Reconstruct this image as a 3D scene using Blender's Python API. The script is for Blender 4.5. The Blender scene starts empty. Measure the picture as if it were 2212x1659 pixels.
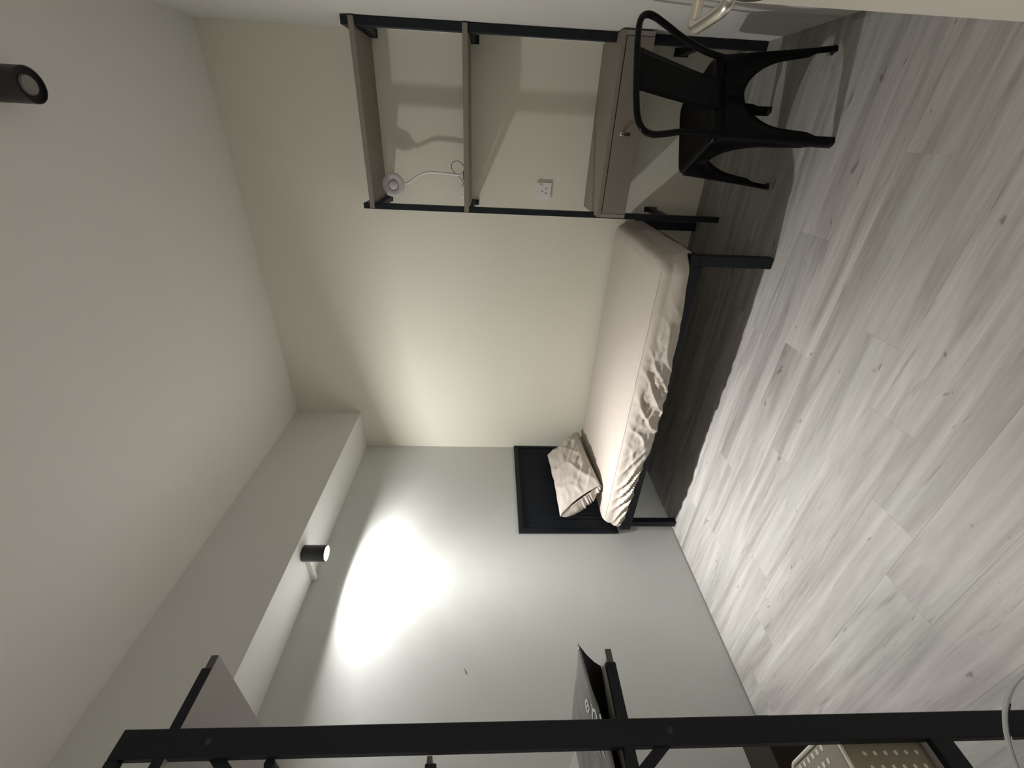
import bpy, bmesh, math, random
from mathutils import Vector, Matrix, noise

sc = bpy.context.scene
COL = sc.collection
random.seed(7)

# ------------------------------------------------------------------ camera
W, H = 2212, 1659
FPX = 907.615
cam_d = bpy.data.cameras.new('camera')
cam = bpy.data.objects.new('camera', cam_d)
COL.objects.link(cam)
cam_d.sensor_fit = 'HORIZONTAL'
cam_d.sensor_width = 36.0
cam_d.lens = FPX / W * 36.0
cam_d.clip_start = 0.02
r = Vector((0.85614599, 0.51635189, 0.01986897))      # the room's right
d = Vector((0.04421187, -0.0348878, -0.99841282))     # the room's down
f = Vector((-0.51483916, 0.85566557, -0.05269793))    # into the room
m = Matrix(((d.x, r.x, -f.x), (d.y, r.y, -f.y), (d.z, r.z, -f.z))).to_4x4()   # phone held on its side
m.translation = Vector((2.355028, -2.847161, 1.308022))
cam.matrix_world = m
sc.camera = cam

# ------------------------------------------------------------------ world, exposure
wd = bpy.data.worlds.new('world')
sc.world = wd
wd.use_nodes = True
bg = wd.node_tree.nodes['Background']
bg.inputs[0].default_value = (0.9, 0.92, 1.0, 1)
bg.inputs[1].default_value = 0.02
sc.view_settings.view_transform = 'Standard'
sc.view_settings.look = 'None'
sc.view_settings.gamma = 1.0
sc.view_settings.use_curve_mapping = False
sc.view_settings.exposure = 0.0

LAMP = (0.245, -1.256)
LAMP_Z = 2.214
LAMP_W = 372.0
HALL_FILL_W = 27.0
BEAM = [(0.0, 0.0), (0.07, 0.06), (0.174, 0.13), (0.309, 0.21), (0.469, 0.205), (0.616, 0.185), (0.743, 0.21), (0.839, 0.31), (0.899, 0.48), (0.951, 0.8), (0.99, 1.0), (1.0, 1.0)]

# ------------------------------------------------------------------ helpers
def nodes(mat):
    nt = mat.node_tree
    return nt, nt.nodes, nt.links

def material(name, col, rough=0.6, metal=0.0, spec=0.5, noise_scale=0, noise_amt=0.0, bump=0.0, bump_scale=200, bump_dist=0.001, coat=0.0):
    mt = bpy.data.materials.new(name)
    mt.use_nodes = True
    nt, n, l = nodes(mt)
    p = n['Principled BSDF']
    p.inputs['Base Color'].default_value = (*col, 1)
    p.inputs['Roughness'].default_value = rough
    p.inputs['Metallic'].default_value = metal
    p.inputs['Specular IOR Level'].default_value = spec
    if coat:
        p.inputs['Coat Weight'].default_value = coat
        p.inputs['Coat Roughness'].default_value = 0.15
    tc = n.new('ShaderNodeTexCoord')
    if noise_amt:
        nz = n.new('ShaderNodeTexNoise'); nz.inputs['Scale'].default_value = noise_scale; nz.inputs['Detail'].default_value = 4
        l.new(tc.outputs['Object'], nz.inputs['Vector'])
        mx = n.new('ShaderNodeMixRGB'); mx.blend_type = 'MIX'
        mx.inputs[1].default_value = (*[c * (1 - noise_amt) for c in col], 1)
        mx.inputs[2].default_value = (*[min(1, c * (1 + noise_amt)) for c in col], 1)
        l.new(nz.outputs['Fac'], mx.inputs[0]); l.new(mx.outputs[0], p.inputs['Base Color'])
    if bump:
        nb = n.new('ShaderNodeTexNoise'); nb.inputs['Scale'].default_value = bump_scale; nb.inputs['Detail'].default_value = 3
        l.new(tc.outputs['Object'], nb.inputs['Vector'])
        bp = n.new('ShaderNodeBump'); bp.inputs['Strength'].default_value = bump; bp.inputs['Distance'].default_value = bump_dist
        l.new(nb.outputs['Fac'], bp.inputs['Height']); l.new(bp.outputs[0], p.inputs['Normal'])
    return mt

def emission(name, col, strength):
    mt = bpy.data.materials.new(name); mt.use_nodes = True
    nt, n, l = nodes(mt)
    p = n['Principled BSDF']
    p.inputs['Base Color'].default_value = (0.9, 0.9, 0.88, 1)
    p.inputs['Emission Color'].default_value = (*col, 1)
    p.inputs['Emission Strength'].default_value = strength
    return mt

class MB:
    """collects shapes into one bmesh (world coordinates)"""
    def __init__(self): self.bm = bmesh.new()
    def box(self, x0, x1, y0, y1, z0, z1, bev=0.0, seg=2, mat=None):
        bm2 = bmesh.new()
        bmesh.ops.create_cube(bm2, size=1.0)
        for v in bm2.verts:
            v.co = Vector((x0 + (v.co.x + .5) * (x1 - x0), y0 + (v.co.y + .5) * (y1 - y0), z0 + (v.co.z + .5) * (z1 - z0)))
        if bev > 0:
            bmesh.ops.bevel(bm2, geom=bm2.edges[:], offset=bev, segments=seg, profile=0.5, affect='EDGES')
        if mat is not None: bm2.transform(mat)
        self._merge(bm2); return self
    def _merge(self, bm2):
        me = bpy.data.meshes.new('tmp'); bm2.to_mesh(me); bm2.free()
        self.bm.from_mesh(me); bpy.data.meshes.remove(me)
    def bar(self, a, b, w, h, up=(0, 0, 1), bev=0.0):
        """rectangular bar from a to b: w across, h along up"""
        a = Vector(a); b = Vector(b); t = (b - a); L = t.length; t.normalize()
        up = Vector(up); s = t.cross(up).normalized(); u = s.cross(t).normalized()
        mt = Matrix(((t.x, s.x, u.x, a.x), (t.y, s.y, u.y, a.y), (t.z, s.z, u.z, a.z), (0, 0, 0, 1)))
        return self.box(0, L, -w / 2, w / 2, -h / 2, h / 2, bev, 2, mt)
    def tube(self, pts, rad, seg=12, closed=False, caps=True):
        pts = [Vector(p) for p in pts]; n = len(pts); bm = self.bm
        rings = []; prev = None
        for i, p in enumerate(pts):
            if closed: t = pts[(i + 1) % n] - pts[i - 1]
            else: t = pts[min(i + 1, n - 1)] - pts[max(i - 1, 0)]
            t.normalize()
            if prev is None:
                ref = Vector((0, 0, 1)) if abs(t.z) < 0.9 else Vector((1, 0, 0))
                s = t.cross(ref).normalized()
            else:
                s = (prev - t * prev.dot(t)).normalized()
            prev = s; u = t.cross(s)
            rr = rad[i] if isinstance(rad, (list, tuple)) else rad
            rings.append([bm.verts.new(p + (s * math.cos(a) + u * math.sin(a)) * rr) for a in [2 * math.pi * k / seg for k in range(seg)]])
        for i in range(n if closed else n - 1):
            A = rings[i]; B = rings[(i + 1) % n]
            for k in range(seg):
                bm.faces.new((A[k], A[(k + 1) % seg], B[(k + 1) % seg], B[k]))
        if caps and not closed:
            bm.faces.new(rings[0][::-1]); bm.faces.new(rings[-1])
        return self
    def lathe(self, profile, origin, axis=(0, 0, 1), seg=32):
        """profile: list of (radius, height) along axis"""
        ax = Vector(axis).normalized(); o = Vector(origin)
        ref = Vector((0, 0, 1)) if abs(ax.z) < 0.9 else Vector((1, 0, 0))
        s = ax.cross(ref).normalized(); u = ax.cross(s); bm = self.bm
        rings = []
        for (rr, hh) in profile:
            if rr < 1e-6: rings.append([bm.verts.new(o + ax * hh)])
            else: rings.append([bm.verts.new(o + ax * hh + (s * math.cos(2 * math.pi * k / seg) + u * math.sin(2 * math.pi * k / seg)) * rr) for k in range(seg)])
        for A, B in zip(rings, rings[1:]):
            for k in range(seg):
                k2 = (k + 1) % seg
                if len(A) == 1 and len(B) == 1: continue
                if len(A) == 1: bm.faces.new((A[0], B[k2], B[k]))
                elif len(B) == 1: bm.faces.new((A[k], A[k2], B[0]))
                else: bm.faces.new((A[k], A[k2], B[k2], B[k]))
        return self
    def grid(self, fn, nu, nv, closed_u=False):
        bm = self.bm
        V = [[bm.verts.new(fn(i / (nu if closed_u else nu - 1), j / (nv - 1))) for j in range(nv)] for i in range(nu)]
        for i in range(nu if closed_u else nu - 1):
            for j in range(nv - 1):
                i2 = (i + 1) % nu
                bm.faces.new((V[i][j], V[i2][j], V[i2][j + 1], V[i][j + 1]))
        return V
    def prism(self, poly, z0, z1):
        """poly of (x,y) extruded in z"""
        bm = self.bm
        a = [bm.verts.new((x, y, z0)) for x, y in poly]; b = [bm.verts.new((x, y, z1)) for x, y in poly]
        n = len(poly)
        for i in range(n): bm.faces.new((a[i], a[(i + 1) % n], b[(i + 1) % n], b[i]))
        bm.faces.new(a[::-1]); bm.faces.new(b)
        return self
    def build(self, name, mat, parent=None, smooth=False, angle=35, solid=0.0, kind=None, label=None):
        bm = self.bm
        if parent is not None:
            off = -parent_world(parent)
            bmesh.ops.translate(bm, verts=bm.verts[:], vec=off)
        bmesh.ops.recalc_face_normals(bm, faces=bm.faces[:])
        me = bpy.data.meshes.new(name)
        if smooth:
            for fc in bm.faces: fc.smooth = True
            ca = math.radians(angle)
            for e in bm.edges:
                if len(e.link_faces) == 2 and e.calc_face_angle(0) > ca: e.smooth = False
        bm.to_mesh(me); bm.free()
        if isinstance(mat, (list, tuple)):
            for q in mat: me.materials.append(q)
        else: me.materials.append(mat)
        o = bpy.data.objects.new(name, me); COL.objects.link(o)
        if parent is not None: o.parent = parent
        if solid:
            md = o.modifiers.new('solid', 'SOLIDIFY'); md.thickness = solid; md.offset = 0
        if kind: o['kind'] = kind
        if label: o['label'] = label
        return o

def parent_world(o):
    v = Vector((0, 0, 0))
    while o is not None:
        v += Vector(o.location); o = o.parent
    return v

def thing(name, label, cat, loc=(0, 0, 0), group=None, kind=None):
    o = bpy.data.objects.new(name, None); COL.objects.link(o)
    o.empty_display_size = 0.1
    o.location = loc; o['label'] = label; o['category'] = cat
    if group: o['group'] = group
    if kind: o['kind'] = kind
    return o

def tag(o, label, cat, group=None):
    o['label'] = label; o['category'] = cat
    if group: o['group'] = group
    return o

def struct(o):
    o['kind'] = 'structure'; return o

def spline(pts, n=10):
    """Catmull-Rom through points"""
    P = [Vector(p) for p in pts]; out = []
    for i in range(len(P) - 1):
        p0 = P[max(i - 1, 0)]; p1 = P[i]; p2 = P[i + 1]; p3 = P[min(i + 2, len(P) - 1)]
        for k in range(n):
            t = k / n
            out.append(0.5 * ((2 * p1) + (p2 - p0) * t + (2 * p0 - 5 * p1 + 4 * p2 - p3) * t * t + (3 * p1 - p0 - 3 * p2 + p3) * t ** 3))
    out.append(P[-1]); return out

# ------------------------------------------------------------------ materials
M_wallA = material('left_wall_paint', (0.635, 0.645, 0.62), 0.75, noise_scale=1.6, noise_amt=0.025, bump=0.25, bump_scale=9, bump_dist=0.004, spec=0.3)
M_beam = material('beam_paint_bounce_lit', (0.80, 0.80, 0.775), 0.75, noise_scale=1.6, noise_amt=0.02, bump=0.15, bump_scale=9, bump_dist=0.004, spec=0.3)  # lighter than the left wall, to put bounced light into the colour
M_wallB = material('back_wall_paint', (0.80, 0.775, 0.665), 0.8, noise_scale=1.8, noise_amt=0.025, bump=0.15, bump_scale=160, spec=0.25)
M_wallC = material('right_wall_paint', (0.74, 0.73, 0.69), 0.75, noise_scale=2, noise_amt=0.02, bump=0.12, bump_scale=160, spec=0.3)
M_ceil = material('ceiling_paint', (0.87, 0.86, 0.825), 0.85, noise_scale=1.5, noise_amt=0.02, bump=0.1, bump_scale=200, spec=0.2)
M_door = material('cream_door_paint', (0.74, 0.70, 0.62), 0.45, noise_scale=4, noise_amt=0.02)
M_black = material('black_powder_coat', (0.008, 0.011, 0.016), 0.5, spec=0.3, bump=0.08, bump_scale=600, bump_dist=0.0004)
M_blackbed = material('black_bed_lacquer', (0.007, 0.010, 0.015), 0.5, spec=0.3, bump=0.08, bump_scale=500, bump_dist=0.0004)
M_chair = material('black_gloss_metal', (0.003, 0.003, 0.004), 0.28, spec=0.14, bump=0.03, bump_scale=60, bump_dist=0.0006)
M_board = material('taupe_laminate', (0.25, 0.218, 0.182), 0.5, noise_scale=7, noise_amt=0.06)
M_boardedge = material('taupe_edge_band', (0.30, 0.27, 0.235), 0.5)
M_rackboard = material('grey_laminate', (0.42, 0.395, 0.375), 0.5, noise_scale=6, noise_amt=0.05)
M_rackedge = material('dark_edge_band', (0.085, 0.08, 0.075), 0.5)
M_groove = material('groove_dark', (0.02, 0.014, 0.01), 0.9)
M_white = material('white_plastic', (0.80, 0.79, 0.76), 0.35)
M_whitegrey = material('white_lamp_plastic', (0.66, 0.64, 0.63), 0.45)
M_hole = material('socket_hole', (0.01, 0.01, 0.01), 0.8)
M_chrome = material('chrome', (0.85, 0.84, 0.82), 0.12, metal=1.0)
M_steel = material('brushed_steel', (0.66, 0.63, 0.58), 0.28, metal=1.0, bump=0.05, bump_scale=300)
M_lampblack = material('black_lamp_housing', (0.02, 0.02, 0.022), 0.4)
M_lens = material('unlit_lens', (0.28, 0.26, 0.25), 0.25, noise_scale=40, noise_amt=0.15)
M_sheet = material('beige_cotton_sheet', (0.515, 0.458, 0.405), 0.85, noise_scale=12, noise_amt=0.03, bump=0.25, bump_scale=35, bump_dist=0.003, spec=0.2)
M_pillow = material('beige_cotton_pillowcase', (0.54, 0.485, 0.435), 0.85, noise_scale=12, noise_amt=0.03, bump=0.2, bump_scale=30, bump_dist=0.003, spec=0.2)
M_mailer = material('grey_plastic_film', (0.20, 0.20, 0.197), 0.30, noise_scale=10, noise_amt=0.1, bump=0.3, bump_scale=25, bump_dist=0.003)
M_mailerin = material('black_plastic_film', (0.006, 0.005, 0.005), 0.5, spec=0.12)
M_print = material('white_print', (0.85, 0.84, 0.86), 0.5)
M_fabric = material('taupe_bag_fabric', (0.31, 0.275, 0.215), 0.7, noise_scale=30, noise_amt=0.08)
M_piping = material('cream_piping', (0.82, 0.80, 0.72), 0.6)
M_brownbox = material('dark_brown_card', (0.030, 0.026, 0.021), 0.8, spec=0.1, noise_scale=8, noise_amt=0.08)
M_scuff = material('scuff_grey', (0.12, 0.12, 0.12), 0.9)

def clear_plastic():
    mt = bpy.data.materials.new('clear_plastic'); mt.use_nodes = True
    nt, n, l = nodes(mt); p = n['Principled BSDF']
    p.inputs['Base Color'].default_value = (0.88, 0.9, 0.9, 1)
    p.inputs['Roughness'].default_value = 0.05
    p.inputs['IOR'].default_value = 1.015
    p.inputs['Transmission Weight'].default_value = 1.0
    return mt
M_clear = clear_plastic()
M_rim = material('frosted_rim', (0.27, 0.28, 0.28), 0.25)

def plank_material():
    mt = bpy.data.materials.new('grey_oak_vinyl'); mt.use_nodes = True
    nt, n, l = nodes(mt); p = n['Principled BSDF']
    tc = n.new('ShaderNodeTexCoord'); oi = n.new('ShaderNodeObjectInfo')
    mul = n.new('ShaderNodeVectorMath'); mul.operation = 'SCALE'; mul.inputs[0].default_value = (37.0, 91.0, 13.0)
    l.new(oi.outputs['Random'], mul.inputs['Scale'])
    add = n.new('ShaderNodeVectorMath'); add.operation = 'ADD'
    l.new(tc.outputs['Object'], add.inputs[0]); l.new(mul.outputs[0], add.inputs[1])
    def streak(sx, sy, det, dist=0.0, rough=0.55):
        mp = n.new('ShaderNodeMapping'); mp.inputs['Scale'].default_value = (sx, sy, 1)
        l.new(add.outputs[0], mp.inputs['Vector'])
        nz = n.new('ShaderNodeTexNoise'); nz.inputs['Scale'].default_value = 1; nz.inputs['Detail'].default_value = det
        nz.inputs['Roughness'].default_value = rough; nz.inputs['Distortion'].default_value = dist
        l.new(mp.outputs[0], nz.inputs['Vector']); return nz
    a = streak(1.0, 10, 5, 1.1)          # broad figure
    b = streak(2.4, 48, 5, 0.7, 0.62)     # fine grain
    c = streak(2.4, 30, 4, 1.4)          # dark cracks
    k = streak(11.0, 26, 2, 0.4)          # knots
    r1 = n.new('ShaderNodeValToRGB')
    e = r1.color_ramp.elements
    e[0].position = 0.28; e[0].color = (0.28, 0.266, 0.248, 1)
    e[1].position = 0.72; e[1].color = (0.51, 0.495, 0.472, 1)
    e2 = r1.color_ramp.elements.new(0.5); e2.color = (0.405, 0.388, 0.366, 1)
    l.new(a.outputs['Fac'], r1.inputs[0])
    r2 = n.new('ShaderNodeValToRGB'); r2.color_ramp.elements[0].position = 0.3; r2.color_ramp.elements[0].color = (0.84, 0.838, 0.835, 1)
    r2.color_ramp.elements[1].position = 0.72; r2.color_ramp.elements[1].color = (1.07, 1.07, 1.065, 1)
    l.new(b.outputs['Fac'], r2.inputs[0])
    m1 = n.new('ShaderNodeMixRGB'); m1.blend_type = 'MULTIPLY'; m1.inputs[0].default_value = 1
    l.new(r1.outputs[0], m1.inputs[1]); l.new(r2.outputs[0], m1.inputs[2])
    r3 = n.new('ShaderNodeValToRGB'); r3.color_ramp.elements[0].position = 0.60; r3.color_ramp.elements[0].color = (1, 1, 1, 1)
    r3.color_ramp.elements[1].position = 0.72; r3.color_ramp.elements[1].color = (0.72, 0.705, 0.69, 1)
    l.new(c.outputs['Fac'], r3.inputs[0])
    m2 = n.new('ShaderNodeMixRGB'); m2.blend_type = 'MULTIPLY'; m2.inputs[0].default_value = 1
    l.new(m1.outputs[0], m2.inputs[1]); l.new(r3.outputs[0], m2.inputs[2])
    r4 = n.new('ShaderNodeValToRGB'); r4.color_ramp.elements[0].position = 0.70; r4.color_ramp.elements[0].color = (1, 1, 1, 1)
    r4.color_ramp.elements[1].position = 0.76; r4.color_ramp.elements[1].color = (0.55, 0.54, 0.53, 1)
    l.new(k.outputs['Fac'], r4.inputs[0])
    m3 = n.new('ShaderNodeMixRGB'); m3.blend_type = 'MULTIPLY'; m3.inputs[0].default_value = 1
    l.new(m2.outputs[0], m3.inputs[1]); l.new(r4.outputs[0], m3.inputs[2])
    # each plank a little lighter or darker
    mr = n.new('ShaderNodeMapRange'); mr.inputs['To Min'].default_value = 0.94; mr.inputs['To Max'].default_value = 1.05
    l.new(oi.outputs['Random'], mr.inputs['Value'])
    m4 = n.new('ShaderNodeVectorMath'); m4.operation = 'SCALE'
    h = streak(0.8, 5, 2, 0.8)           # patches a little warmer or greener
    r5 = n.new('ShaderNodeValToRGB'); r5.color_ramp.elements[0].position = 0.38; r5.color_ramp.elements[0].color = (0.98, 1.0, 0.985, 1)
    r5.color_ramp.elements[1].position = 0.62; r5.color_ramp.elements[1].color = (1.01, 0.99, 0.995, 1)
    l.new(h.outputs['Fac'], r5.inputs[0])
    m5 = n.new('ShaderNodeMixRGB'); m5.blend_type = 'MULTIPLY'; m5.inputs[0].default_value = 1
    l.new(m3.outputs[0], m5.inputs[1]); l.new(r5.outputs[0], m5.inputs[2])
    l.new(m5.outputs[0], m4.inputs[0]); l.new(mr.outputs[0], m4.inputs['Scale'])
    l.new(m4.outputs[0], p.inputs['Base Color'])
    p.inputs['Roughness'].default_value = 0.48
    p.inputs['Specular IOR Level'].default_value = 0.4
    bp = n.new('ShaderNodeBump'); bp.inputs['Strength'].default_value = 0.22; bp.inputs['Distance'].default_value = 0.0012
    l.new(b.outputs['Fac'], bp.inputs['Height']); l.new(bp.outputs[0], p.inputs['Normal'])
    return mt
M_plank = plank_material()
M_sub = material('subfloor', (0.10, 0.09, 0.08), 0.9)

# ------------------------------------------------------------------ room
RX = 2.781          # right wall
HZ = 2.85           # ceiling
YF = -3.05          # front wall (behind the camera)
YH = -4.3           # end of the hall beyond the doorway

floor = struct(MB().box(-0.1, RX + 0.1, YH - 0.1, 0.1, -0.12, -0.006).build('floor', M_sub))
floor['label'] = 'floor of pale grey oak look planks'
struct(MB().box(-0.1, RX + 0.1, YH - 0.1, 0.1, HZ, HZ + 0.1).build('ceiling', M_ceil))
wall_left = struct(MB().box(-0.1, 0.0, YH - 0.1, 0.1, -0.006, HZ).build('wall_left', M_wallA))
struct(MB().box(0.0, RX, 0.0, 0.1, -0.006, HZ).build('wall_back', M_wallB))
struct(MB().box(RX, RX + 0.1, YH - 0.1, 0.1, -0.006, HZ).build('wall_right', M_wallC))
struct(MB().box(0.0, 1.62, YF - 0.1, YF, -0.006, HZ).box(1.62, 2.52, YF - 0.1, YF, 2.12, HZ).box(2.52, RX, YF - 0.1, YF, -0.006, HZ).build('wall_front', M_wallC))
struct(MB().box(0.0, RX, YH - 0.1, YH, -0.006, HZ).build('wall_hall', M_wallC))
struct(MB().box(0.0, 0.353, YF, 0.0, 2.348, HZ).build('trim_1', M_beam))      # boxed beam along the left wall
# small dark hair-line mark on the left wall, rendered as a thin curl of paint
MB().tube(spline([(0.0006, -1.758, 1.412), (0.0012, -1.764, 1.404), (0.0012, -1.772, 1.402), (0.0006, -1.782, 1.394)], 5), 0.0012, 6).build('scuff_mark', M_scuff, wall_left)

# planks: rows 0.167 deep, 1.19 long, laid along the back wall
ROW = 0.1672
joints = {0: 0.30, 1: 0.95, 2: 0.55, 3: 0.12, 4: 0.75, 5: 1.604, 6: 0.38, 7: 0.855, 8: 0.416, 9: 1.163, 10: 0.62, 11: 0.408, 12: 0.15, 13: 1.167, 14: 0.5, 15: 0.9}
g = 0.0001
mesh_cache = {}
def plank_mesh(L, Wd):
    key = (round(L, 4), round(Wd, 4))
    if key in mesh_cache: return mesh_cache[key]
    mb = MB(); b = 0.0005
    def ring(ins, z): return [(g + ins, g + ins, z), (L - g - ins, g + ins, z), (L - g - ins, Wd - g - ins, z), (g + ins, Wd - g - ins, z)]
    rings = [[mb.bm.verts.new(v) for v in ring(i, z)] for i, z in ((0, -0.006), (0, -b * 0.5), (b, 0.0))]
    for A, B in zip(rings, rings[1:]):
        for k2 in range(4): mb.bm.faces.new((A[k2], A[(k2 + 1) % 4], B[(k2 + 1) % 4], B[k2]))
    mb.bm.faces.new(rings[-1])
    bmesh.ops.recalc_face_normals(mb.bm, faces=mb.bm.faces[:])
    me = bpy.data.meshes.new('plank'); mb.bm.to_mesh(me); mb.bm.free(); me.materials.append(M_plank)
    mesh_cache[key] = me; return me
nrow = int(math.ceil(-YH / ROW))
for i in range(nrow):
    y1 = -0.028 - (i - 1) * ROW if i else 0.0
    y0 = -0.028 - i * ROW
    y0 = max(y0, YH)
    j = joints.get(i, random.uniform(0.05, 1.15))
    while j > 1.19: j -= 1.19
    xs = [0.007] + [j + 1.19 * q for q in range(4) if 0.02 < j + 1.19 * q < RX - 0.02] + [RX]
    for xa, xb in zip(xs, xs[1:]):
        o = bpy.data.objects.new('plank', plank_mesh(xb - xa, y1 - y0)); COL.objects.link(o)
        o.parent = floor; o.location = (xa, y0, 0)

# open door leaf by the right wall, seen along its free edge
door = thing('door_1', 'open cream door leaf at the right edge with a steel lever', 'door', (2.541, -2.92, 0.01), kind='structure')
XD = 2.541
MB().box(XD, XD + 0.04, -2.92, -2.0, 0.01, 2.08, 0.002, 1).build('door_leaf', M_door, door)
hz = 1.022
hd = MB().tube(spline([(XD - 0.004, -2.062, hz), (XD - 0.030, -2.062, hz), (XD - 0.041, -2.064, hz), (XD - 0.046, -2.073, hz), (XD - 0.046, -2.10, hz + 0.001), (XD - 0.045, -2.14, hz + 0.003), (XD - 0.042, -2.165, hz + 0.003), (XD - 0.034, -2.176, hz + 0.003), (XD - 0.010, -2.178, hz + 0.003)], 8), 0.0082, 16).build('lever_handle', M_steel, door, smooth=True, label='bent brushed steel lever handle')
MB().lathe([(0, 0.008), (0.022, 0.008), (0.025, 0.005), (0.025, 0)], (XD, -2.062, hz), (-1, 0, 0)).build('rosette', M_steel, door, smooth=True)
MB().lathe([(0, 0.008), (0.022, 0.008), (0.025, 0.005), (0.025, 0)], (XD, -2.062, hz - 0.075), (-1, 0, 0)).build('keyhole_rosette', M_steel, door, smooth=True)

# ------------------------------------------------------------------ lamps
def spotlight(name, label, x, y, ztop, length, rad, lit):
    t = thing(name, label, 'lamp', (x, y, ztop), group=None)
    h = MB().lathe([(0, 0), (rad * 0.94, 0), (rad, -0.004), (rad, -length + 0.001), (rad - 0.001, -length), (rad - 0.004, -length), (rad - 0.0045, -length + 0.010), (0, -length + 0.012)], (x, y, ztop), seg=48)
    h.build('housing', M_lampblack, t, smooth=True)
    if lit:
        MB().lathe([(0, -length + 0.0085), (rad - 0.007, -length + 0.0085), (rad - 0.007, -length + 0.011)], (x, y, ztop), seg=48).build('diffuser', emission('lit_diffuser', (1.0, 0.96, 0.88), 30.0), t, label='glowing white diffuser')
    else:
        MB().lathe([(0, -length + 0.006), (rad * 0.50, -length + 0.003), (rad * 0.56, -length + 0.0095)], (x, y, ztop), seg=32).build('lens', M_lens, t, smooth=True, label='round grey unlit lens')
    return t
spotlight('spotlight', 'lit black cylinder spotlight under the white boxed beam', LAMP[0], LAMP[1], 2.348, 0.130, 0.045, True)
spotlight('spotlight', 'unlit black cylinder spotlight hanging from the open ceiling', 2.412, -1.210, HZ, 0.112, 0.050, False)
ld = bpy.data.lights.new('spotlight_glow', 'SPOT'); ld.spot_size = math.radians(180); ld.spot_blend = 0.0
ld.shadow_soft_size = 0.034; ld.energy = LAMP_W; ld.color = (1.0, 0.995, 0.985)
ld.use_nodes = True
nt, n_, l_ = ld.node_tree, ld.node_tree.nodes, ld.node_tree.links
em = n_['Emission']
tc = n_.new('ShaderNodeTexCoord'); sx_ = n_.new('ShaderNodeSeparateXYZ'); ab = n_.new('ShaderNodeMath'); ab.operation = 'ABSOLUTE'
cr = n_.new('ShaderNodeValToRGB')           # beam of the LED lens: strength against the cosine of the angle off the axis
el = cr.color_ramp.elements
el[0].position = 0.0; el[0].color = (BEAM[0][1],) * 3 + (1,)
el[1].position = 1.0; el[1].color = (BEAM[-1][1],) * 3 + (1,)
for c_, v_ in BEAM[1:-1]:
    e_ = cr.color_ramp.elements.new(c_); e_.color = (v_, v_, v_, 1)
l_.new(tc.outputs['Normal'], sx_.inputs[0]); l_.new(sx_.outputs['Z'], ab.inputs[0]); l_.new(ab.outputs[0], cr.inputs[0]); l_.new(cr.outputs[0], em.inputs['Strength'])
lo = bpy.data.objects.new('spotlight_glow', ld); COL.objects.link(lo); lo.location = (LAMP[0], LAMP[1], 2.348 - 0.130 + 0.0035)
lo.rotation_euler = (0, math.radians(-15), 0)
# unseen fill light added behind the camera, beyond the doorway
hl = thing('hall_fill_light', 'unseen round fill light added on the hall ceiling beyond the doorway', 'lamp', (1.9, -3.7, HZ))
MB().lathe([(0, -0.05), (0.13, -0.045), (0.15, -0.03), (0.15, 0)], (1.9, -3.7, HZ), seg=40).build('diffuser', emission('hall_fill_disc', (1.0, 0.95, 0.88), 3.0), hl, smooth=True)
hd2 = bpy.data.lights.new('hall_fill_glow', 'AREA'); hd2.shape = 'DISK'; hd2.size = 0.28; hd2.energy = HALL_FILL_W; hd2.color = (1.0, 0.93, 0.85)
ho = bpy.data.objects.new('hall_fill_glow', hd2); COL.objects.link(ho); ho.location = (1.9, -3.7, HZ - 0.055)

# white cable trunking from the lamp to the wall
cd = MB().box(0.002, 0.20, -1.264, -1.236, 2.322, 2.3479, 0.002, 1).build('cable_trunking', M_white)
tag(cd, 'short white cable trunking between the lit spotlight and the wall', 'trunking')

# ------------------------------------------------------------------ bed frame
bed = thing('bed_frame', 'black single bed frame with a tall fluted headboard', 'bed', (0.95, -0.46, 0))
# headboard: rim + fluted panel
hb = MB()
HY0, HY1, HZ0, HZ1 = -0.920, -0.004, 0.400, 1.090
rim = 0.034
hb.box(0.001, 0.019, HY0, HY0 + rim, HZ0, HZ1, 0.002, 2)
hb.box(0.001, 0.019, HY1 - rim * .6, HY1, HZ0, HZ1, 0.002, 2)
hb.box(0.001, 0.019, HY0 + rim, HY1 - rim * .6, HZ1 - rim, HZ1, 0.002, 2)
hb.build('headboard_rim', M_blackbed, bed)
pn = MB()
y0, y1 = HY0 + rim, HY1 - rim * .6
N = 140
prof = []
for i in range(N + 1):
    yy = y0 + (y1 - y0) * i / N
    prof.append((yy, 0.0125 if i % 2 else 0.0085))
Vt = [(pn.bm.verts.new((x, y, HZ0)), pn.bm.verts.new((x, y, HZ1 - rim))) for y, x in prof]
Vb = [(pn.bm.verts.new((0.001, y, HZ0)), pn.bm.verts.new((0.001, y, HZ1 - rim))) for y, x in prof]
for i in range(N):
    pn.bm.faces.new((Vt[i][0], Vt[i + 1][0], Vt[i + 1][1], Vt[i][1]))
    pn.bm.faces.new((Vb[i][0], Vb[i + 1][0], Vb[i + 1][1], Vb[i][1]))
    pn.bm.faces.new((Vt[i][0], Vt[i + 1][0], Vb[i + 1][0], Vb[i][0]))
    pn.bm.faces.new((Vt[i][1], Vt[i + 1][1], Vb[i + 1][1], Vb[i][1]))
pn.build('headboard_panel', M_blackbed, bed, label='panel with fine upright ridges')
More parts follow.
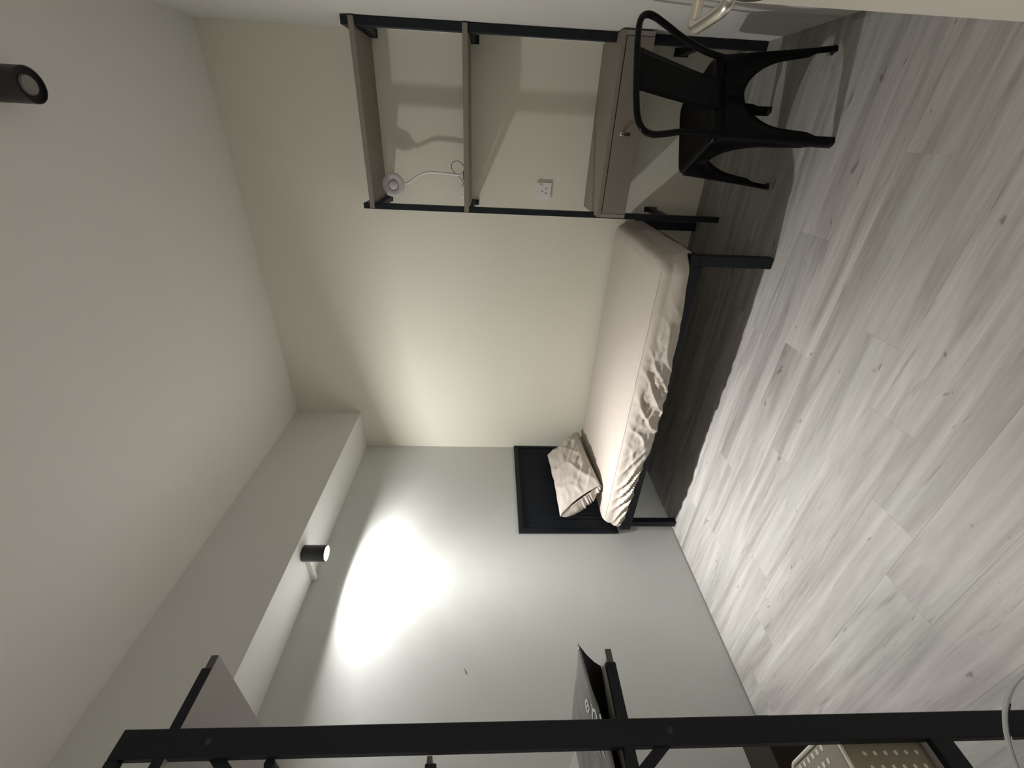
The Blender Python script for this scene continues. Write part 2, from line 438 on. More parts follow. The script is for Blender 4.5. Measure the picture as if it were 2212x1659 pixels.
# rails and legs
BW = 0.922
MB().box(0.046, 1.853, -BW, -BW + 0.03, 0.325, 0.398, 0.003, 2).build('side_rail', M_blackbed, bed)
MB().box(0.046, 1.853, -0.035, -0.005, 0.325, 0.398, 0.003, 2).build('side_rail', M_blackbed, bed)
MB().box(1.853, 1.903, -BW, -0.005, 0.350, 0.392, 0.003, 2).build('foot_rail', M_blackbed, bed)
for (lx0, lx1, ly0, ly1, zt) in ((1.853, 1.903, -BW, -BW + 0.045, 0.350), (1.853, 1.903, -0.050, -0.005, 0.350), (0.046, 0.090, -0.895, -0.852, 0.325), (0.046, 0.090, -0.050, -0.006, 0.325)):
    MB().box(lx0, lx1, ly0, ly1, 0.0, zt, 0.002, 1).build('leg', M_blackbed, bed)
for i in range(9):
    xx = 0.20 + i * 0.19
    MB().box(xx, xx + 0.07, -BW + 0.03, -0.035, 0.370, 0.388).build('slat', M_brownbox, bed)

# ------------------------------------------------------------------ mattress under a fitted sheet
def nz(x, y, z=0.0): return noise.noise(Vector((x, y, z)))
MX0, MX1, MY0, MY1 = 0.068, 1.893, -0.925, -0.012
def rrect(inset, rad, n):
    """n points round a rounded rectangle; returns list of (x,y,nx,ny)"""
    x0, x1, y0, y1 = MX0 + inset, MX1 - inset, MY0 + inset, MY1 - inset
    rad = max(min(rad, (x1 - x0) / 2 - 1e-4, (y1 - y0) / 2 - 1e-4), 1e-4)
    segs = []
    lx, ly = (x1 - x0) - 2 * rad, (y1 - y0) - 2 * rad
    # fixed fractions so rings line up
    fr = FR
    out = []
    for (kind, t) in fr:
        if kind == 0: out.append((x0 + rad + lx * t, y0, 0, -1))
        elif kind == 1:
            a = -math.pi / 2 + t * math.pi / 2; out.append((x1 - rad + rad * math.cos(a), y0 + rad + rad * math.sin(a), math.cos(a), math.sin(a)))
        elif kind == 2: out.append((x1, y0 + rad + ly * t, 1, 0))
        elif kind == 3:
            a = t * math.pi / 2; out.append((x1 - rad + rad * math.cos(a), y1 - rad + rad * math.sin(a), math.cos(a), math.sin(a)))
        elif kind == 4: out.append((x1 - rad - lx * t, y1, 0, 1))
        elif kind == 5:
            a = math.pi / 2 + t * math.pi / 2; out.append((x0 + rad + rad * math.cos(a), y1 - rad + rad * math.sin(a), math.cos(a), math.sin(a)))
        elif kind == 6: out.append((x0, y1 - rad - ly * t, -1, 0))
        elif kind == 7:
            a = math.pi + t * math.pi / 2; out.append((x0 + rad + rad * math.cos(a), y0 + rad + rad * math.sin(a), math.cos(a), math.sin(a)))
    return out
FR = []
for kind, n_ in ((0, 260), (1, 16), (2, 60), (3, 12), (4, 90), (5, 12), (6, 60), (7, 16)):
    FR += [(kind, q / n_) for q in range(n_)]
ZT = 0.522
def bottom_z(x, ny):
    zb = 0.398
    if x > 1.7 and ny > -0.7: zb = 0.398 - 0.028 * min(1, (x - 1.7) / 0.15)
    if ny < -0.3:
        s = max(0, min(1, (x - 0.15) / 0.85)); s2 = max(0, min(1, (1.86 - x) / 0.7))
        zb = 0.398 - 0.055 * min(1, s * 1.2) * min(1, s2) ** 0.8 + 0.012 * nz(x * 7, 3.1) * min(1, s2 * 3)
    return zb
def sheet_point(px, py, nx, ny, s, flat):
    """s: 0 at top rim .. 1 at bottom hem"""
    zb = bottom_z(px, ny)
    R = 0.055
    # profile: fillet then side
    zt = ZT
    if s < 0.35:
        a = s / 0.35 * math.pi / 2
        out = R * math.sin(a) - R; z = zt - R * (1 - math.cos(a))
    else:
        q = (s - 0.35) / 0.65
        z = zt - R - q * (zt - R - zb); out = 0.014 * math.sin(q * math.pi * 0.8) + 0.006 * q
    disp = 0.0
    w = max(0.0, min(1.0, (s - 0.12) / 0.3))
    if ny < -0.2 and w > 0:
        # long slanted pulls near the head
        A1 = math.exp(-((px - 0.40) / 0.27) ** 2)
        ph = px * 9.0 - s * 3.6 + 0.45 * nz(px * 5, s * 2)
        rd = 1 - abs(math.sin(ph * math.pi))
        disp += 0.032 * A1 * (rd ** 1.9) * (0.22 + 0.78 * min(1, s * 1.25)) * w
        # crumples in the middle, slanted the other way
        A2 = math.exp(-((px - 1.12) / 0.36) ** 2)
        ph2 = px * 6.0 + s * 1.7 + 0.8 * nz(px * 4.1, s * 1.5, 7)
        rd2 = 1 - abs(math.sin(ph2 * math.pi))
        disp += 0.017 * A2 * (rd2 ** 2.2) * w
        disp += 0.012 * A2 * nz(px * 18, s * 5, 2) * w
        disp += 0.006 * (A2 + 0.5 * A1) * (1 - abs(nz(px * 13, s * 6, 21)) * 2.2) * w
        disp += 0.004 * (A1 + A2) * nz(px * 40, s * 9, 5) * w
        if s > 0.8: disp -= 0.02 * (s - 0.8) / 0.2 * A1
    elif w > 0:
        disp += 0.004 * nz(px * 9 + py * 9, s * 3, 1) * w
    # soft ruffles along the top near edge in the middle
    if ny < -0.2 and s < 0.5:
        z += 0.0035 * math.exp(-((px - 1.25) / 0.4) ** 2) * nz(px * 28, s * 4, 9)
    k = out + disp
    return Vector((px + nx * k, py + ny * k, z))
def top_z(x, y):
    e = min(x - MX0, MX1 - x, y - MY0, MY1 - y)
    ew = max(0, min(1, e / 0.06))
    z = ZT + 0.004 * ew
    z += ew * 0.0022 * nz(x * 2.2, y * 10, 4)
    # length-wise creases
    for (yc, sl, x0, x1, A) in ((-0.62, 0.16, 0.05, 1.2, 0.0035), (-0.30, -0.1, 0.5, 1.6, 0.002), (-0.75, 0.03, 0.2, 1.5, 0.0022)):
        if x0 < x < x1:
            dd = (y - (yc + sl * (x - x0))) / 0.012
            z += A * math.exp(-dd * dd) * ew * math.sin(math.pi * (x - x0) / (x1 - x0))
    z += ew * 0.0016 * nz(x * 9, y * 26, 6) * math.exp(-((x - 1.05) / 0.5) ** 2)
    return z
mt_ = MB(); bm = mt_.bm
rings = []
ins_list = [0.40, 0.33, 0.26, 0.20, 0.15, 0.11, 0.085, 0.066]
for ins in ins_list:
    rings.append([bm.verts.new((x, y, top_z(x, y))) for (x, y, nx, ny) in rrect(ins, 0.02 + 0.05 * (1 - ins / 0.42), len(FR))])
rim_pts = rrect(0.0, 0.085, len(FR))
SL = 30
for q in range(SL + 1):
    s = q / SL
    rings.append([bm.verts.new(sheet_point(x, y, nx, ny, s, 0)) for (x, y, nx, ny) in rim_pts])
low = rrect(0.03, 0.06, len(FR))
rings.append([bm.verts.new((x, y, bottom_z(x, 0) + 0.003)) for (x, y, nx, ny) in low])
nF = len(FR)
for A, B in zip(rings, rings[1:]):
    for k in range(nF): bm.faces.new((A[k], A[(k + 1) % nF], B[(k + 1) % nF], B[k]))
bm.faces.new(rings[0]); bm.faces.new(rings[-1][::-1])
mat_t = thing('mattress', 'single mattress in a creased beige fitted sheet on the black bed', 'mattress', (0.95, -0.46, 0.40))
mt_.build('fitted_sheet', M_sheet, mat_t, smooth=True, angle=80)
# sewn edge running along the top near side
pp = [sheet_point(x, y, nx, ny, 0.14, 0) - Vector((0, 0, 0.0012)) for (x, y, nx, ny) in rim_pts[:262]]
MB().tube(pp, 0.0034, 8).build('piping', M_sheet, mat_t, smooth=True)

# ------------------------------------------------------------------ pillow leaning on the headboard
BR, BL, TL, TR = Vector((0.185, -0.020, 0.550)), Vector((0.318, -0.790, 0.538)), Vector((0.128, -0.880, 0.812)), Vector((0.100, -0.215, 0.826))
nrm = ((BL - BR).cross(TR - BR)).normalized()
if nrm.x < 0: nrm = -nrm
def pil(u, v, side, infl=1.0):
    """u: 0 right .. 1 left end, v: 0 bottom .. 1 top"""
    p = BR * (1 - u) * (1 - v) + BL * u * (1 - v) + TL * u * v + TR * (1 - u) * v
    eu = max(0.0, 1 - abs(2 * u - 1) ** 2.6); ev = max(0.0, 1 - abs(2 * (v ** 0.72) - 1) ** 2.6)
    h = 0.084 * (eu ** 0.5) * (ev ** 0.5)
    if u > 0.9: h = max(h, 0.022 * ev ** .5)
    wr = 0.009 * nz(u * 4, v * 5, 3) + 0.006 * nz(u * 10, v * 9, 8) + 0.005 * (1 - 2 * abs(nz(u * 7, v * 5, 31)))
    # long soft wrinkles
    wr += 0.010 * (1 - abs(math.sin((u * 3.2 + v * 2.1 + 0.4 * nz(u * 3, v * 3, 1)) * math.pi))) ** 3 * min(1, 4 * ev)
    wr += 0.012 * math.exp(-((v - 0.25) / 0.2) ** 2) * (1 - abs(math.sin((u * 5.0 - v * 3.0) * math.pi))) ** 3
    # scalloped outline
    edge = 0.008 * nz(u * 7, v * 7, 12)
    c = (BR + BL + TL + TR) / 4
    p = p + (c - p).normalized() * edge * (1 - min(eu, ev))
    # mid edges pull in slightly
    p = p + (c - p) * 0.05 * (1 - min(eu, ev)) * max(math.sin(math.pi * u), math.sin(math.pi * v))
    if side > 0: p = p + nrm * (h + wr * min(1, 3 * min(eu, ev))) * infl
    else: p = p - nrm * h * 0.45 * infl
    return p
pl_t = thing('pillow', 'beige pillow leaning against the black headboard', 'pillow', (0.19, -0.40, 0.53))
pm = MB(); bm = pm.bm
NU, NV = 64, 44
fr_ = [[bm.verts.new(pil(i / NU, j / NV, 1)) for j in range(NV + 1)] for i in range(NU + 1)]
bk_ = [[None] * (NV + 1) for _ in range(NU + 1)]
for i in range(NU + 1):
    for j in range(NV + 1):
        bk_[i][j] = fr_[i][j] if (i == 0 or j in (0, NV)) else bm.verts.new(pil(i / NU, j / NV, -1))
for i in range(NU):
    for j in range(NV):
        bm.faces.new((fr_[i][j], fr_[i + 1][j], fr_[i + 1][j + 1], fr_[i][j + 1]))
        bm.faces.new((bk_[i][j], bk_[i][j + 1], bk_[i + 1][j + 1], bk_[i + 1][j]))
bmesh.ops.remove_doubles(bm, verts=bm.verts[:], dist=0.0003)
pm.build('pillowcase', M_pillow, pl_t, smooth=True, angle=70, solid=0.002)
# the loose open end: inner ruffles showing under the front hem
ld_ = (TL - BL)
ldir = ld_.normalized(); outd = nrm.cross(ldir)
if outd.y > 0: outd = -outd
def ruff(a, b):
    v = 0.03 + 0.94 * a
    p = BL + ld_ * v
    ev = max(0.0, 1 - abs(2 * v - 1) ** 2.2)
    depth = -(0.004 + b * 0.085 * ev ** 0.6)
    rf = (0.009 * math.sin(a * 74 + 7.0 * nz(a * 6, 0)) * max(0.0, min(1.0, (0.52 - v) / 0.1)) + 0.010 * nz(a * 7, b * 2, 4)) * (0.2 + 0.8 * b)
    return p + nrm * (depth + 0.014) + outd * (-0.012 + 0.020 * b * math.sin(b * math.pi) + rf)
rm = MB(); rm.grid(ruff, 110, 14)
rm.build('inner_flap', M_pillow, pl_t, smooth=True, angle=80, solid=0.002, label='ruffled inner flap at the open end')

# ------------------------------------------------------------------ desk and shelf unit on the back wall
du = thing('desk_shelf_unit', 'wall desk with two taupe shelves between black metal posts', 'desk', (2.36, -0.20, 0))
PX = ((1.951, 1.981), (2.742, 2.778))
for (xa, xb) in PX:
    MB().box(xa, xb, -0.3137, -0.284, 0.0, 2.026, 0.0015, 1).build('post', M_black, du)
    for (za, zb) in ((1.999, 2.026), (1.932, 1.9625), (1.420, 1.4440), (0.290, 0.325)):
        MB().box(xa + 0.002, xb - 0.002, -0.284, -0.012, za, zb, 0.001, 1).build('side_bar', M_black, du)
    for (za, zb) in ((1.93, 2.026), (1.40, 1.444), (0.268, 0.345)):
        MB().box(xa, xb, -0.012, -0.0005, za, zb).build('wall_bracket', M_black, du)
def shelf(z0, z1, name='shelf'):
    b = MB()
    xa, xb = 1.957, 2.774
    # notched round the posts at the front corners
    poly = [(1.983, -0.005), (1.983, -0.284), (xa, -0.3145), (xa, -0.330), (xb, -0.330), (xb, -0.3145), (2.740, -0.284), (2.740, -0.005)]
    b.prism(poly, z0, z1)
    o = b.build(name, M_board, du)
    return o
shelf(1.9635, 1.987); shelf(1.4445, 1.469)
# desk box
DX0, DX1, DY = 1.9705, 2.7735, -0.4065
MB().box(DX0, DX1, DY, -0.002, 0.716, 0.7378, 0.001, 1).build('desk_top', M_board, du)
MB().box(DX0, DX0 + 0.018, DY, -0.315, 0.585, 0.716).box(DX0 + 0.012, DX0 + 0.03, -0.315, -0.002, 0.585, 0.716).build('side_panel', M_boardedge, du)
MB().box(DX1 - 0.018, DX1, DY, -0.315, 0.585, 0.716).box(DX1 - 0.048, DX1 - 0.03, -0.315, -0.002, 0.585, 0.716).build('side_panel', M_boardedge, du)
MB().box(DX0 + 0.03, DX1 - 0.048, DY + 0.03, -0.002, 0.585, 0.600).build('bottom_panel', M_board, du)
MB().box(DX0 + 0.03, DX1 - 0.048, DY + 0.022, DY + 0.028, 0.600, 0.7155).build('inner_back', M_groove, du)
fl = MB().box(DX0 + 0.0205, DX1 - 0.0205, DY - 0.001, DY + 0.018, 0.5835, 0.7115, 0.001, 1).build('drop_front', M_board, du)
MB().lathe([(0, 0.006), (0.007, 0.006), (0.009, 0.004), (0.009, 0)], (2.367, DY - 0.001, 0.672), (0, -1, 0), 20).build('lock', M_chrome, fl, smooth=True, label='small chrome lock')
MB().box(2.3655, 2.3685, DY - 0.022, DY - 0.007, 0.665, 0.679).box(2.360, 2.374, DY - 0.030, DY - 0.020, 0.634, 0.664, 0.002, 1).build('key', M_lampblack, fl)

# ------------------------------------------------------------------ clip lamp on the middle shelf
cl = thing('clip_lamp', 'white round clip-on lamp with a bent neck on the middle shelf', 'lamp', (2.05, -0.12, 1.469))
HC = Vector((2.059, -0.14, 1.889)); HA = Vector((0.20, -0.93, -0.12)).normalized()
MB().lathe([(0, -0.014), (0.045, -0.012), (0.061, -0.005), (0.064, 0.0), (0.0635, 0.004), (0.060, 0.007), (0.030, 0.004), (0.0275, 0.001), (0.0255, 0.001), (0.0245, 0.006), (0.018, 0.010), (0, 0.011)], HC, HA, 48).build('lamp_head', M_whitegrey, cl, smooth=True, angle=50)
MB().lathe([(0.0262, 0.0025), (0.0278, 0.0028)], HC, HA, 32).build('switch_ring', M_groove, cl)
MB().tube(spline([HC - HA * 0.010 + Vector((0.008, 0, -0.060)), (2.075, -0.115, 1.80), (2.105, -0.108, 1.755), (2.128, -0.105, 1.70), (2.130, -0.104, 1.63), (2.126, -0.103, 1.56), (2.122, -0.102, 1.505)], 8), 0.0065, 12).build('neck', M_white, cl, smooth=True)
MB().box(2.085, 2.185, -0.135, -0.080, 1.4695, 1.4770, 0.002, 2).box(2.110, 2.136, -0.116, -0.092, 1.477, 1.500, 0.004, 2).build('base', M_whitegrey, cl)
MB().box(2.100, 2.150, -0.139, -0.1352, 1.4695, 1.486, 0.001, 1).build('clip', M_lampblack, cl)
MB().box(2.005, 2.072, -0.14, -0.08, 1.4695, 1.500, 0.006, 2).build('battery_box', M_white, cl)
MB().tube(spline([(2.145, -0.10, 1.48), (2.175, -0.11, 1.485), (2.195, -0.10, 1.515), (2.185, -0.095, 1.548), (2.155, -0.09, 1.555), (2.125, -0.09, 1.53), (2.10, -0.085, 1.50), (2.074, -0.10, 1.485)], 8), 0.0016, 8).build('cable', M_lampblack, cl, smooth=True)

# ------------------------------------------------------------------ wall socket
sk = thing('wall_socket', 'white three-pin wall socket above the desk', 'socket', (2.05, 0, 1.0))
MB().box(2.004, 2.096, -0.014, -0.0004, 0.953, 1.043, 0.003, 2).build('plate', M_white, sk)
MB().box(2.071, 2.085, -0.018, -0.0135, 1.010, 1.034, 0.0015, 1).build('switch', M_white, sk)
for (hx_, hz_, w_, h_) in ((2.047, 1.008, 0.0045, 0.010), (2.036, 0.985, 0.009, 0.005), (2.062, 0.985, 0.009, 0.005)):
    MB().box(hx_ - w_ / 2, hx_ + w_ / 2, -0.0146, -0.0138, hz_ - h_ / 2, hz_ + h_ / 2).build('pin_hole', M_hole, sk)

# ------------------------------------------------------------------ pressed-metal chair
ch = thing('metal_chair', 'black pressed-metal cafe chair with a curved tube back by the desk', 'chair', (2.431, -0.758, 0))
ch_parts = []
SH = 0.160; FX, FY = 0.190, 0.202; ZS = 0.430
def leg_pt(sx, sy, z):
    t = z / ZS
    e = t ** 0.9
    return Vector((sx * (FX + (SH - FX) * e), sy * (FY + (SH - FY) * e), z))
def leg_w(z, za):
    """width of a pressed leg plate; above za the two plates of a side meet in an apron"""
    if z < 0.075: return 0.026
    st = min(1, (z - 0.075) / 0.03)
    base = 0.026 + st * 0.012 + 0.075 * max(0, z - 0.10)
    S = leg_pt(1, 1, z).x + 0.001
    if z >= za: return S
    q = (za - z) / 0.15
    if q >= 1: return base
    return base + (S - base) * (1 - math.sqrt(1 - (1 - q) ** 2))
cb = lambda: MB()
def add_chair(mb, name, **kw):
    o = mb.build(name, kw.pop('mat', M_chair), None, **kw); o.parent = ch; ch_parts.append(o); return o
for sx in (-1, 1):
    for sy in (-1, 1):
        lm = MB(); bmm = lm.bm
        zs = sorted([0.0, 0.03, 0.074, 0.08, 0.09, 0.105, 0.14] + [0.17 + 0.01 * q for q in range(27)] + [0.3415, 0.3435, 0.345, 0.3815, 0.3835, 0.385])
        rows = []
        for z in zs:
            p = leg_pt(sx, sy, z); rr = 0.010
            wx = leg_w(z, 0.345); wy = leg_w(z, 0.385)
            pts = [p + Vector((-sx * wx, 0, 0)), p + Vector((-sx * (wx * .55 + rr * .45), 0, 0)), p + Vector((-sx * rr, 0, 0)), p + Vector((-sx * rr * .3, -sy * rr * .3, 0)), p + Vector((0, -sy * rr, 0)), p + Vector((0, -sy * (wy * .55 + rr * .45), 0)), p + Vector((0, -sy * wy, 0))]
            rows.append([bmm.verts.new(q) for q in pts])
        for A, B in zip(rows, rows[1:]):
            for k in range(6): bmm.faces.new((A[k], A[k + 1], B[k + 1], B[k]))
        leg = add_chair(lm, 'leg', smooth=True, angle=50, solid=0.004)
        ft = MB(); p = leg_pt(sx, sy, 0.0)
        ft.box(p.x - sx * 0.026 if sx > 0 else p.x, p.x if sx > 0 else p.x - sx * 0.026, p.y - sy * 0.026 if sy > 0 else p.y, p.y if sy > 0 else p.y - sy * 0.026, 0.0, 0.012, 0.003, 1)
        o = ft.build('rubber_foot', M_hole, None); o.parent = leg
# seat
def rsq(h, rad, n=10):
    out = []
    for (cx, cy, a0) in ((h - rad, -(h - rad), -90), (h - rad, h - rad, 0), (-(h - rad), h - rad, 90), (-(h - rad), -(h - rad), 180)):
        for q in range(n + 1):
            a = math.radians(a0 + 90 * q / n); out.append((cx + rad * math.cos(a), cy + rad * math.sin(a)))
    return out
sm = MB(); bmm = sm.bm
rr_ = []
for (h, rad, z) in ((SH + 0.003, 0.05, 0.418), (SH + 0.006, 0.052, 0.440), (SH + 0.003, 0.052, 0.449), (SH - 0.006, 0.05, 0.453), (SH - 0.016, 0.045, 0.451), (SH - 0.028, 0.042, 0.446), (0.07, 0.03, 0.443), (0.02, 0.015, 0.442)):
    rr_.append([bmm.verts.new((x, y, z)) for x, y in rsq(h, rad)])
nn = len(rr_[0])
for A, B in zip(rr_, rr_[1:]):
    for k in range(nn): bmm.faces.new((A[k], A[(k + 1) % nn], B[(k + 1) % nn], B[k]))
bmm.faces.new(rr_[-1])
seat = add_chair(sm, 'seat', smooth=True, angle=60, solid=0.003)
for (hx_, hy_) in ((-0.02, 0.012), (0.02, 0.012), (0.0, -0.022)):
    o = MB().lathe([(0.004, 0.0005), (0.0055, 0.0018), (0.0075, 0.0006)], (hx_, hy_, 0.4425), seg=14).build('drain_hole', M_chair, None, smooth=True)
    o.parent = seat
# back tube arch
def bpt(s, z):
    k = max(0.0, (z - 0.44)) / 0.37
    return Vector((s, -SH + 0.006 - 0.125 * k ** 1.1 + 0.30 * s * s * min(1, k * 1.5) * 0.6, z))
arch = [(-0.150, 0.425), (-0.156, 0.50), (-0.172, 0.60), (-0.198, 0.68), (-0.212, 0.735), (-0.205, 0.772), (-0.172, 0.796), (-0.10, 0.806), (0.0, 0.808), (0.10, 0.806), (0.172, 0.796), (0.205, 0.772), (0.212, 0.735), (0.198, 0.68), (0.172, 0.60), (0.156, 0.50), (0.150, 0.425)]
add_chair(MB().tube(spline([bpt(s, z) for s, z in arch], 6), 0.0115, 14), 'back_tube', smooth=True)
bs = MB()
def slat(u, v):
    z = 0.432 + v * (0.806 - 0.432)
    hw = 0.060 + 0.016 * v
    s = (2 * u - 1) * hw
    p = bpt(s, z)
    p.y = min(p.y, -SH - 0.0095) if v < 0.12 else p.y - 0.004 * max(0, 1 - v)
    return p
bs.grid(slat, 9, 16)
add_chair(bs, 'back_slat', smooth=True, solid=0.004)
ch.rotation_euler = (0, 0, math.radians(30.0))

# ------------------------------------------------------------------ open rack near the camera
rk = thing('open_rack', 'black metal open rack with grey shelves close at the bottom edge', 'rack', (0.90, -2.75, 0))
RXE = 1.300
YB = -3.02
def end_frame(x0, near):
    xs0, xs1 = x0 - 0.020, x0
    MB().box(xs0, xs1, -2.5065, -2.4590, 0.0, 2.021, 0.0015, 1).build('post', M_black, rk)
    MB().box(xs0, xs1, YB, YB + 0.0475, 0.0, 2.021, 0.0015, 1).build('post', M_black, rk)
    MB().box(xs0, xs1, YB + 0.0475, -2.5065, 1.998, 2.021, 0.0015, 1).build('top_rail', M_black, rk)
    for (ya, za, zb) in ((-2.348, 1.9145, 1.9365), (-2.348, 1.0005, 1.0230), (-2.5245, 1.3970, 1.4185), (-2.4605, 0.320, 0.366)):
        MB().box(xs0 + 0.001, xs1 - 0.0004, YB + 0.03, ya, za, zb, 0.001, 1).build('shelf_rail', M_black, rk)
    xi = xs0 + 0.004
    MB().bar((xi, -2.470, 1.870), (xi, -2.985, 1.172), 0.020, 0.005, (1, 0, 0)).build('cross_brace', M_black, rk)
    MB().bar((xi + 0.006, -2.494, 0.924), (xi + 0.006, -2.985, 1.602), 0.020, 0.005, (1, 0, 0)).build('cross_brace', M_black, rk)
    if near:
        for z in (1.848, 0.918):
            MB().lathe([(0, 0.0025), (0.0035, 0.002), (0.006, 0.0005), (0.006, 0)], (xs1, -2.4815, z), (1, 0, 0), 14).build('bolt', M_lampblack, rk, smooth=True)
end_frame(RXE, True)
end_frame(0.48, False)
for (yf, z0, z1) in ((-2.3215, 1.9140, 1.9305), (-2.3195, 1.0050, 1.0200), (-2.5130, 1.4060, 1.4160), (-2.474, 0.345, 0.3625)):
    sb = MB().box(0.4605, RXE - 0.0008, YB + 0.02, yf, z0, z1)
    o = sb.build('shelf', [M_rackboard, M_rackedge], rk)
    for p_ in o.data.polygons:
        if abs(p_.normal.z) < 0.5: p_.material_index = 1
MB().tube([(0.47, -2.512, 1.722), (1.281, -2.512, 1.722)], 0.010, 14).build('hanging_rail', M_black, rk, smooth=True)

# grey mailer bag lying on the lower shelf
bag = thing('mailer_bag', 'dark grey plastic mailer bag with white print on the rack shelf', 'bag', (1.17, -2.42, 1.02))
FRc, FLc = Vector((1.262, -2.287)), Vector((0.945, -2.352))
ed = Vector((0.045, -0.99)).normalized()
BRc, BLc = FRc + ed * 0.42, FLc + ed * 0.40
def bagp(u, v, top):
    p = FRc * (1 - u) * (1 - v) + FLc * u * (1 - v) + BLc * u * v + BRc * (1 - u) * v
    eu = max(0, 1 - abs(2 * u - 1) ** 3); ev = max(0, 1 - abs(2 * v - 1) ** 3)
    b = (eu * ev) ** 0.5
    x, y = p.x, p.y
    if top: z = 1.073 + 0.005 * b + max(-0.3, y + 2.287) * 0.115 + 0.004 * nz(x * 9, y * 9, 3) + 0.002 * nz(x * 25, y * 25, 1)
    else: z = 1.0215 + 0.001 * b
    # sagging hems
    if top and u < 0.02: z -= 0.002
    return Vector((x, y, z))
bgm = MB(); bgm.grid(lambda u, v: bagp(u, v, True), 40, 40)
bgm.build('top_film', M_mailer, bag, smooth=True, solid=0.0012)
bs_ = MB(); bm = bs_.bm
per = [(i / 30, 0.0) for i in range(30)] + [(1.0, i / 30) for i in range(30)] + [(1 - i / 30, 1.0) for i in range(30)] + [(0.0, 1 - i / 30) for i in range(30)]
rowsb = []
for k, q in enumerate((1.0, 0.66, 0.33, 0.0)):
    row = []
    for (u, v) in per:
        a = bagp(u, v, True); b = bagp(u, v, False)
        c = Vector((1.17, -2.45, 0)); dirn = Vector((c.x - a.x, c.y - a.y, 0)).normalized()
        row.append(bm.verts.new(b + (a - b) * q * 0.985 + dirn * (0.003 + 0.006 * math.sin(math.pi * (1 - q)) + (1 - q) * 0.045)))
    rowsb.append(row)
for A, B in zip(rowsb, rowsb[1:]):
    for k in range(len(per)): bm.faces.new((A[k], A[(k + 1) % len(per)], B[(k + 1) % len(per)], B[k]))
bm.faces.new(rowsb[-1])
bs_.build('side_film', M_mailerin, bag, smooth=True, label='black inner film of the mailer')
def bag_z(x, y):
    return 1.0
def on_bag(x, y):
    """height of the film at x,y by inverse bilinear search"""
    u = v = 0.5
    for _ in range(30):
        p = bagp(u, v, True); e = 1e-3
        du_ = (bagp(u + e, v, True) - p) / e; dv_ = (bagp(u, v + e, True) - p) / e
        det = du_.x * dv_.y - du_.y * dv_.x
        rx_, ry_ = x - p.x, y - p.y
        u = max(0.0, min(1.0, u + (rx_ * dv_.y - ry_ * dv_.x) / det)); v = max(0.0, min(1.0, v + (ry_ * du_.x - rx_ * du_.y) / det))
    return bagp(u, v, True).z + 0.0016
lt = MB()
def strip(pts, w):
    """flat stroke of width w through (x,y) points, laid on the film"""
    P = [Vector((x, y)) for x, y in pts]; bm = lt.bm; prev = None
    for i, p in enumerate(P):
        t = (P[min(i + 1, len(P) - 1)] - P[max(i - 1, 0)]).normalized(); n_ = Vector((-t.y, t.x)) * w / 2
        a, b = p + n_, p - n_
        va = bm.verts.new((a.x, a.y, on_bag(a.x, a.y))); vb = bm.verts.new((b.x, b.y, on_bag(b.x, b.y)))
        if prev: bm.faces.new((prev[0], va, vb, prev[1]))
        prev = (va, vb)
def oval(cx, cy, ax, ay, w, n=20):
    strip([(cx + ax * math.cos(2 * math.pi * k / n), cy + ay * math.sin(2 * math.pi * k / n)) for k in range(n + 1)], w)
oval(1.214, -2.402, 0.014, 0.010, 0.006)
strip([(1.205, -2.402), (1.223, -2.402)], 0.005)
strip([(1.247, -2.411), (1.243, -2.422)], 0.006)
oval(1.243, -2.434, 0.014, 0.012, 0.006)
strip([(1.213, -2.438), (1.205, -2.452)], 0.008)
for (xa, xb, yb) in ((1.176, 1.186, -2.482), (1.190, 1.214, -2.496), (1.216, 1.240, -2.510)):
    bm = lt.bm
    vs = [bm.verts.new((x, y, on_bag(x, y))) for x, y in ((xa, -2.440), (xb, -2.440), (xb + 0.002, yb))]
    bm.faces.new(vs)
strip([(1.246, -2.440), (1.249, -2.47), (1.256, -2.492), (1.264, -2.498), (1.271, -2.49), (1.272, -2.465), (1.270, -2.440)], 0.007)
lt.build('lettering', M_print, bag, solid=0.0003)

# polka-dot bag on the bottom shelf
pk = thing('polka_dot_bag', 'taupe fabric bag with cream dots and piping on the bottom shelf', 'bag', (1.18, -2.62, 0.363))
PX0, PX1, PY0, PY1, PZ0, PZ1 = 1.040, 1.270, -2.95, -2.470, 0.3632, 0.553
pb = MB().box(PX0, PX1, PY0, PY1, PZ0, PZ1, 0.020, 4)
pb.build('bag_body', M_fabric, pk, smooth=True)
def rpath(x0, x1, y0, y1, z, rad, n=6):
    out = []
    for (cx, cy, a0) in ((x1 - rad, y0 + rad, -90), (x1 - rad, y1 - rad, 0), (x0 + rad, y1 - rad, 90), (x0 + rad, y0 + rad, 180)):
        for q in range(n + 1):
            a = math.radians(a0 + 90 * q / n); out.append((cx + rad * math.cos(a), cy + rad * math.sin(a), z))
    return out
MB().tube(rpath(PX0 + 0.002, PX1 - 0.002, PY0 + 0.002, PY1 - 0.002, PZ1 - 0.004, 0.03), 0.0042, 8, closed=True).build('piping', M_piping, pk, smooth=True)
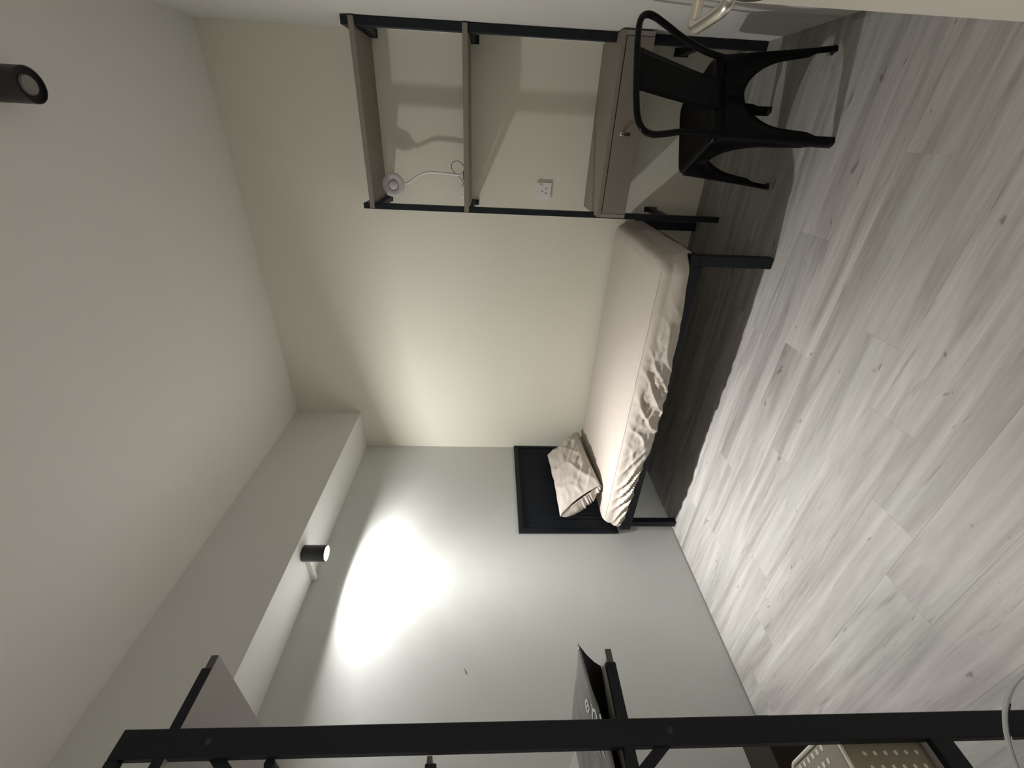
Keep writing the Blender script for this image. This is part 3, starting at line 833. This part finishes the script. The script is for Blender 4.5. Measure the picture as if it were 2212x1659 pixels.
for dz_ in (0.016, 0.030):
    MB().tube([(PX1 - 0.06, PY1 - 0.002, PZ1 - dz_), (PX0 + 0.03, PY1 - 0.001, PZ1 - dz_), (PX0 + 0.008, PY1 - 0.010, PZ1 - dz_), (PX0 - 0.001, PY1 - 0.03, PZ1 - dz_), (PX0 - 0.001, PY0 + 0.03, PZ1 - dz_)], 0.0032, 8).build('piping', M_piping, pk, smooth=True)
dm = MB()
def dot(c, n_, rad, e1, e2, k=12):
    vs = [dm.bm.verts.new(Vector(c) + Vector(e1) * rad * math.cos(2 * math.pi * q / k) + Vector(e2) * rad * math.sin(2 * math.pi * q / k) + Vector(n_) * 0.0006) for q in range(k)]
    dm.bm.faces.new(vs)
for i in range(7):
    for j in range(18):
        x_ = PX0 + 0.030 + i * 0.023; y_ = PY1 - 0.018 - j * 0.023
        if x_ < PX1 - 0.022 and y_ > PY0 + 0.02: dot((x_, y_, PZ1), (0, 0, 1), 0.0054, (1, 0, 0), (0, 1, 0))
for i in range(7):
    for j in range(18):
        z_ = PZ1 - 0.045 - i * 0.023; y_ = PY1 - 0.026 - j * 0.023
        if z_ > PZ0 + 0.02 and y_ > PY0 + 0.02: dot((PX1, y_, z_), (1, 0, 0), 0.0040, (0, 1, 0), (0, 0, 1))
dm.build('dots', M_piping, pk, kind='stuff')

# dark box on the floor beyond the rack
bx_ = thing('storage_box', 'dark brown box on the floor between rack and left wall', 'box', (0.35, -2.45, 0))
MB().box(0.25, 0.448, -2.75, -2.150, 0.0, 0.20, 0.003, 2).build('body', M_brownbox, bx_)
MB().box(0.246, 0.452, -2.754, -2.146, 0.20, 0.25, 0.003, 2).build('lid', M_brownbox, bx_)

# clear tub in the bottom right corner of the picture
tb = thing('clear_tub', 'clear round plastic tub on the floor in front of the rack post', 'tub', (1.69, -2.71, 0))
MB().lathe([(0, 0.004), (0.112, 0.004), (0.122, 0.012), (0.150, 0.494), (0.148, 0.494), (0.1195, 0.014), (0.110, 0.008), (0, 0.008)], (1.69, -2.71, 0), seg=64).build('body', M_clear, tb, smooth=True)
MB().lathe([(0.1490, 0.4955), (0.1530, 0.496), (0.1545, 0.4985), (0.1530, 0.501), (0.1490, 0.501), (0.148, 0.4985), (0.1490, 0.4955)], (1.69, -2.71, 0), seg=72).build('rim', M_rim, tb, smooth=True, label='rolled frosted rim')
